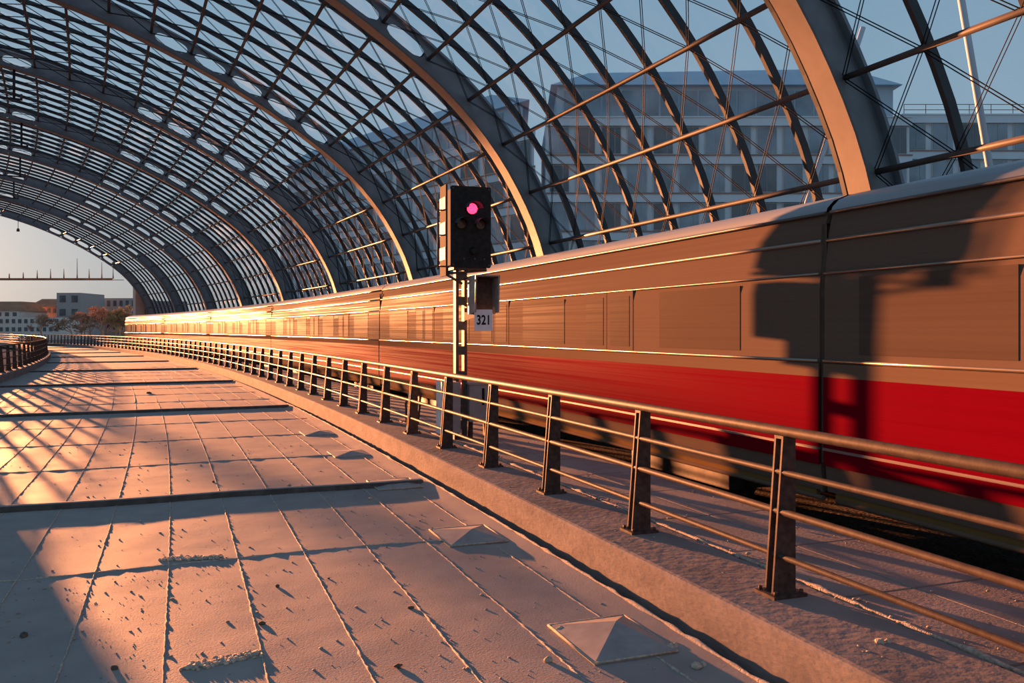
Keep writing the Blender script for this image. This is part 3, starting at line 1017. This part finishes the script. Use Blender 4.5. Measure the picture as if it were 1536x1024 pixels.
# ------------------------------------------------------------------ outside: gantry, office building, town, trees
TH = math.radians(20.3)
RV = Vector((math.cos(TH), -math.sin(TH), 0)); FV = Vector((math.sin(TH), math.cos(TH), 0))
def cam_pt(xr, D, z):
    return RV * xr + FV * D + Vector((0, 0, z))
# gantry beyond the hall end
D = 118.0
xl, xr_ = -80.0, (185 - 768) / 1300 * D
zb = 2.04 + (494 - 420) / 1300 * D
root = thing('antenna_gantry', 'thin rust coloured beam carrying upright spikes against the sky beyond the hall end', 'gantry', cam_pt(xl, D, -.5))
def obox(m_, x0, x1, d0, d1, z0, z1):
    return m_.hexa([cam_pt(x0, d0, z0), cam_pt(x1, d0, z0), cam_pt(x1, d1, z0), cam_pt(x0, d1, z0), cam_pt(x0, d0, z1), cam_pt(x1, d0, z1), cam_pt(x1, d1, z1), cam_pt(x0, d1, z1)])
m_ = MB(); obox(m_, xl, xr_ - 1.6, D, D + .3, zb - .02, zb + .28); m_.build('beam', M['town_roof'], root)
m_ = MB(); obox(m_, xr_ - 1.6, xr_, D, D + .2, zb - .02, zb + .06); m_.build('tip', M['town_roof'], root)
m_ = MB(); obox(m_, xl, xl + .5, D, D + .4, -.5, zb); m_.build('column', M['town_roof'], root)
for i, (px, ptop) in enumerate(((169, 400), (152, 393), (133, 403), (115, 387), (95, 403), (75, 403), (55, 405), (34, 408), (13, 413), (-8, 404), (-28, 404))):
    x = (px - 768) / 1300 * D; zt = 2.04 + (494 - ptop) / 1300 * D
    m_ = MB(); m_.tube([cam_pt(x, D + .15, zb + .2), cam_pt(x, D + .15, zb + .9), cam_pt(x, D + .15, zt)], [.10, .06, .03], 6); m_.build('spike', M['town_roof'], root)

# office building seen through the glazing
def office(name_label, D, x0, x1, top, floors, nwin, attic=True, D1=None):
    """facade of storeys; D1 lets the far end recede"""
    D1 = D1 or D
    def P(x, d, z):
        k = (x - x0) / (x1 - x0)
        return cam_pt(x, D1 + (D - D1) * k + d, z)
    def ob(m_, xa, xb, da, db, za, zb_):
        return m_.hexa([P(xa, da, za), P(xb, da, za), P(xb, db, za), P(xa, db, za), P(xa, da, zb_), P(xb, da, zb_), P(xb, db, zb_), P(xa, db, zb_)])
    root = thing('office_building', name_label, 'office building', cam_pt((x0 + x1) / 2, D, -.5))
    h = 3.3
    m_ = MB(); ob(m_, x0, x1, .25, 14, -.5, top); m_.build('wall', M['facade'], root)
    for i in range(floors):
        zt = top - h * i
        m_ = MB(); ob(m_, x0 - .1, x1 + .1, -.12, .3, zt - .75, zt - .05); m_.build('spandrel_band', M['facade'], root)
        m_ = MB(); ob(m_, x0 - .1, x1 + .1, -.20, .3, zt - .06, zt + .06); m_.build('ledge', M['facade_red'] if i else M['facade'], root)
    cell = (x1 - x0) / nwin
    rg = random.Random(int(x0 * 10))
    for i in range(floors):
        zt = top - h * i - .78
        for j in range(nwin):
            xa = x0 + cell * j + cell * .10; xb = x0 + cell * (j + 1) - cell * .12
            dark = rg.random() < .35
            m_ = MB(); ob(m_, xa, xb, .10, .30, zt - 2.4, zt)
            wn = m_.build('window', M['frame_w'], root)
            m_ = MB(); sp = xa + (xb - xa) * (.68 if (i + j) % 3 else .5)
            ob(m_, xa + .07, sp - .03, .05, .12, zt - 2.33, zt - .07); ob(m_, sp + .03, xb - .07, .05, .12, zt - 2.33, zt - .07)
            m_.build('pane', M['pane_dark'] if dark else M['pane'], wn)
    if attic:
        m_ = MB()
        ob(m_, x0 + 1, x1 - 1, 1.2, 12, top, top + 3.0); m_.build('attic_storey', M['attic'], root)
        for j in range(int(nwin * 1.2)):
            xa = x0 + 1.6 + (x1 - x0 - 3) / (nwin * 1.2) * j
            m_ = MB(); ob(m_, xa, xa + 1.5, 1.1, 1.3, top + .3, top + 2.6); m_.build('attic_window', M['pane'], root)
        m_ = MB()
        q = [P(x0 + .4, .6, top + 3.0), P(x1 - .4, .6, top + 3.0), P(x1 - .4, 13, top + 3.0), P(x0 + .4, 13, top + 3.0), P(x0 + 4, 4, top + 5.0), P(x1 - 4, 4, top + 5.4), P(x1 - 4, 12, top + 5.4), P(x0 + 4, 12, top + 5.0)]
        m_.hexa(q); m_.build('sloped_roof', M['attic'], root)
    return root
DO = 75.0
office('grey office block with rows of windows and an attic storey, left of the nearest arch', DO, 3.0, 34.5, 20.4, 5, 14)
office('lower grey office block with a roof railing, at the right edge behind the nearest arch', DO + 4, 35.6, 58.0, 21.6, 5, 9, attic=False)
office('receding grey office wing seen through the roof directly above the signal', 78, -30.0, 2.0, 20.0, 5, 13, D1=112)
root = thing('roof_railing', 'thin railing along the roof of the lower office block at the right edge', 'railing', cam_pt(45, DO + 5, 21.6))
m_ = MB()
for z in (22.2, 22.7): m_.tube([cam_pt(36, DO + 4.6, z), cam_pt(58, DO + 4.6, z)], .03, 5)
m_.build('rail', M['cable'], root)
for i in range(12):
    m_ = MB(); m_.tube([cam_pt(36 + 2 * i, DO + 4.6, 21.6), cam_pt(36 + 2 * i, DO + 4.6, 22.7)], .03, 5); m_.build('post', M['cable'], root)
# raking props outside the glazing
for (a, b, lab) in (((1442, 0, 30), (1474, 190, 30), 'grey pole sloping outside the glazing at the far right'),
                    ((1255, 165, 40), (1215, 290, 40), 'grey diagonal prop outside the glazing left of the nearest arch')):
    def q(px, py, D): return cam_pt((px - 768) / 1300 * D, D, 2.04 + (494 - py) / 1300 * D)
    p0 = q(*a); p1 = q(*b); dirv = (p1 - p0).normalized()
    L_ = (p1.z + .5) / -dirv.z if dirv.z < 0 else 0
    m_ = MB(); m_.tube([p0 - dirv * 4, p1 + dirv * L_], .12, 8)
    tag(m_.build('prop', M['facade_b']), lab, 'prop')

# town beyond the hall end
def house(label, px0, px1, ptop, D, wall, roof=None, rise=0, wins=(3, 2), depth=14, cat='building'):
    x0, x1 = (px0 - 768) / 1300 * D, (px1 - 768) / 1300 * D
    top = 2.04 + (494 - ptop) / 1300 * D
    root = thing('building', label, cat, cam_pt((x0 + x1) / 2, D, -.5))
    m_ = MB(); obox(m_, x0, x1, D, D + depth, -.5, top); m_.build('wall', M[wall], root)
    if roof:
        m_ = MB()
        m_.hexa([cam_pt(x0 - .4, D - .4, top), cam_pt(x1 + .4, D - .4, top), cam_pt(x1 + .4, D + depth, top), cam_pt(x0 - .4, D + depth, top),
                 cam_pt(x0 + 1.5, D + 4, top + rise), cam_pt(x1 - 1.5, D + 4, top + rise), cam_pt(x1 - 1.5, D + depth - 3, top + rise), cam_pt(x0 + 1.5, D + depth - 3, top + rise)])
        m_.build('roof', M[roof], root)
    nx, nz = wins
    for i in range(nx):
        for j in range(nz):
            xa = x0 + (x1 - x0) * (i + .25) / nx; xb = x0 + (x1 - x0) * (i + .75) / nx
            zt = top - (top - 1.0) * (j + .2) / nz; zb_ = top - (top - 1.0) * (j + .7) / nz
            m_ = MB(); obox(m_, xa, xb, D - .12, D + .05, zb_, zt); m_.build('window', M['town_pane'], root)
    return root
house('pale tall block with a flat roof, highest of the buildings on the horizon', 85, 121, 439, 240, 'cab_grey', wins=(2, 3))
house('long pale building low behind the bare bushes on the horizon', 121, 205, 447, 260, 'cab_grey', wins=(9, 3))
house('pale rendered house with a red tiled roof at the left edge of the picture', -30, 28, 466, 230, 'town_white', 'town_roof', 2.6, (5, 3))
house('brown house with a hipped tiled roof, left of the pale tall block', 44, 86, 460, 250, 'town_brick', 'town_roof', 2.4, (5, 3))
house('low white building in front of the houses on the horizon', -40, 90, 476, 215, 'town_white', wins=(14, 2))

def tree(label, px, pbase, ptop, D, width, mat, seed, cat='tree', name='bare_tree', dens=1.0):
    rg = random.Random(seed)
    x = (px - 768) / 1300 * D
    H = (2.04 + (494 - ptop) / 1300 * D) + .5
    root = thing(name, label, cat, cam_pt(x, D, -.5))
    m_ = MB(); tw = MB()
    base = cam_pt(x, D, -.5)
    def grow(p, d, L, r, lvl):
        e = p + d * L
        (m_ if lvl < 2 else tw).tube([p, p.lerp(e, .5) + Vector((rg.uniform(-.05, .05), rg.uniform(-.05, .05), 0)) * L, e], [max(r, .05), max(r * .85, .045), max(r * .7, .04)], 5 if lvl < 2 else 3, False)
        if lvl >= 5 or p.z > H + .5:
            return
        n = 3 if lvl < 3 else 5
        for i in range(n):
            v = Vector((rg.gauss(0, 1), rg.gauss(0, 1), rg.gauss(.25, .6)))
            nd = (d * 1.0 + v * .62 * width).normalized()
            grow(p.lerp(e, rg.uniform(.55, 1.0)), nd, L * rg.uniform(.62, .82), r * .6, lvl + 1)
    nst = max(1, int(dens))
    for i in range(nst):
        o = RV * rg.uniform(-1, 1) * (0 if nst == 1 else width * 2.2)
        grow(base + o, (Vector((rg.gauss(0, .12), rg.gauss(0, .12), 1))).normalized(), H * .30, .02 * H, 0)
    m_.build('trunk', M[mat], root); tw.build('twigs', M[mat], root)
tree('bare brown tree standing alone, left of the pale tall block', 62, 494, 452, 190, 1.0, 'bark', 5)
tree('large bare brown bush, left end of the thicket in front of the pale tall block', 112, 494, 456, 204, 1.15, 'bark', 11, 'bush', 'bare_bush', 2)
tree('large bare brown bush in the middle of the thicket, beneath the gantry', 138, 494, 447, 190, 1.1, 'bark', 12, 'bush', 'bare_bush', 3)
tree('tallest bare brown bush of the thicket, second from the train', 164, 494, 444, 176, 1.05, 'bark', 13, 'bush', 'bare_bush', 3)
tree('olive brown bush at the right end of the thicket beside the stone pier', 188, 494, 446, 162, .95, 'olive', 14, 'bush', 'bare_bush', 3)

# ------------------------------------------------------------------ sun, sky, camera
AZ, EL = math.radians(15.3), math.radians(3.6)
sun_dir = Vector((-math.sin(AZ) * math.cos(EL), math.cos(AZ) * math.cos(EL), math.sin(EL)))
ld = bpy.data.lights.new('sun', 'SUN'); ld.energy = 31.0; ld.color = (1.0, .345, .125); ld.angle = math.radians(.55)
lo = bpy.data.objects.new('sun', ld); COL.objects.link(lo)
lo.rotation_euler = sun_dir.to_track_quat('Z', 'Y').to_euler(); lo.location = (-20, 60, 40)

w = bpy.data.worlds.new('evening_sky'); sc.world = w; w.use_nodes = True
N, L = w.node_tree.nodes, w.node_tree.links
bg = N['Background']
tc = N.new('ShaderNodeTexCoord')
sep = N.new('ShaderNodeSeparateXYZ'); L.new(tc.outputs['Generated'], sep.inputs[0])
cr = N.new('ShaderNodeValToRGB')
els = cr.color_ramp.elements
els[0].position = 0.0; els[0].color = (.42, .40, .38, 1)
els[1].position = 1.0; els[1].color = (.13, .27, .46, 1)
for p, c in ((.06, (.42, .46, .48, 1)), (.20, (.34, .47, .57, 1)), (.45, (.24, .40, .55, 1))):
    e = els.new(p); e.color = c
L.new(sep.outputs['Z'], cr.inputs['Fac'])
dt = N.new('ShaderNodeVectorMath'); dt.operation = 'DOT_PRODUCT'; dt.inputs[1].default_value = sun_dir
nm = N.new('ShaderNodeVectorMath'); nm.operation = 'NORMALIZE'; L.new(tc.outputs['Generated'], nm.inputs[0]); L.new(nm.outputs[0], dt.inputs[0])
mxn = N.new('ShaderNodeMath'); mxn.operation = 'MAXIMUM'; mxn.inputs[1].default_value = 0; L.new(dt.outputs['Value'], mxn.inputs[0])
def glow(power, col, strength):
    p = N.new('ShaderNodeMath'); p.operation = 'POWER'; p.inputs[1].default_value = power; L.new(mxn.outputs[0], p.inputs[0])
    m = N.new('ShaderNodeMath'); m.operation = 'MULTIPLY'; m.inputs[1].default_value = strength; L.new(p.outputs[0], m.inputs[0])
    c = N.new('ShaderNodeMix'); c.data_type = 'RGBA'; c.inputs[6].default_value = (0, 0, 0, 1); c.inputs[7].default_value = (*col, 1)
    c.clamp_factor = False
    L.new(m.outputs[0], c.inputs[0])
    return c
g1 = glow(6, (.50, .45, .40), .14)
g2 = glow(120, (1.0, .62, .36), .5)
def add(a, b):
    m = N.new('ShaderNodeMix'); m.data_type = 'RGBA'; m.blend_type = 'ADD'; m.inputs[0].default_value = 1.0
    L.new(a, m.inputs[6]); L.new(b, m.inputs[7]); return m.outputs[2]
o = add(add(cr.outputs['Color'], g1.outputs[2]), g2.outputs[2])
L.new(o, bg.inputs['Color'])
bg.inputs['Strength'].default_value = .92

cd = bpy.data.cameras.new('camera'); cam = bpy.data.objects.new('camera', cd); COL.objects.link(cam)
cam.location = (0, 0, 2.04)
cam.rotation_euler = (PI / 2, 0, -TH)
cd.sensor_width = 36.0; cd.lens = 1300.0 / 1536 * 36.0
cd.shift_y = (494 - 512) / 1536.0
cd.clip_end = 3000; cd.clip_start = .05
sc.camera = cam
sc.view_settings.view_transform = 'Standard'; sc.view_settings.look = 'None'
sc.view_settings.exposure = 0.0; sc.view_settings.gamma = 1.0; sc.view_settings.use_curve_mapping = False
sc.cycles.max_bounces = 8; sc.cycles.transparent_max_bounces = 12
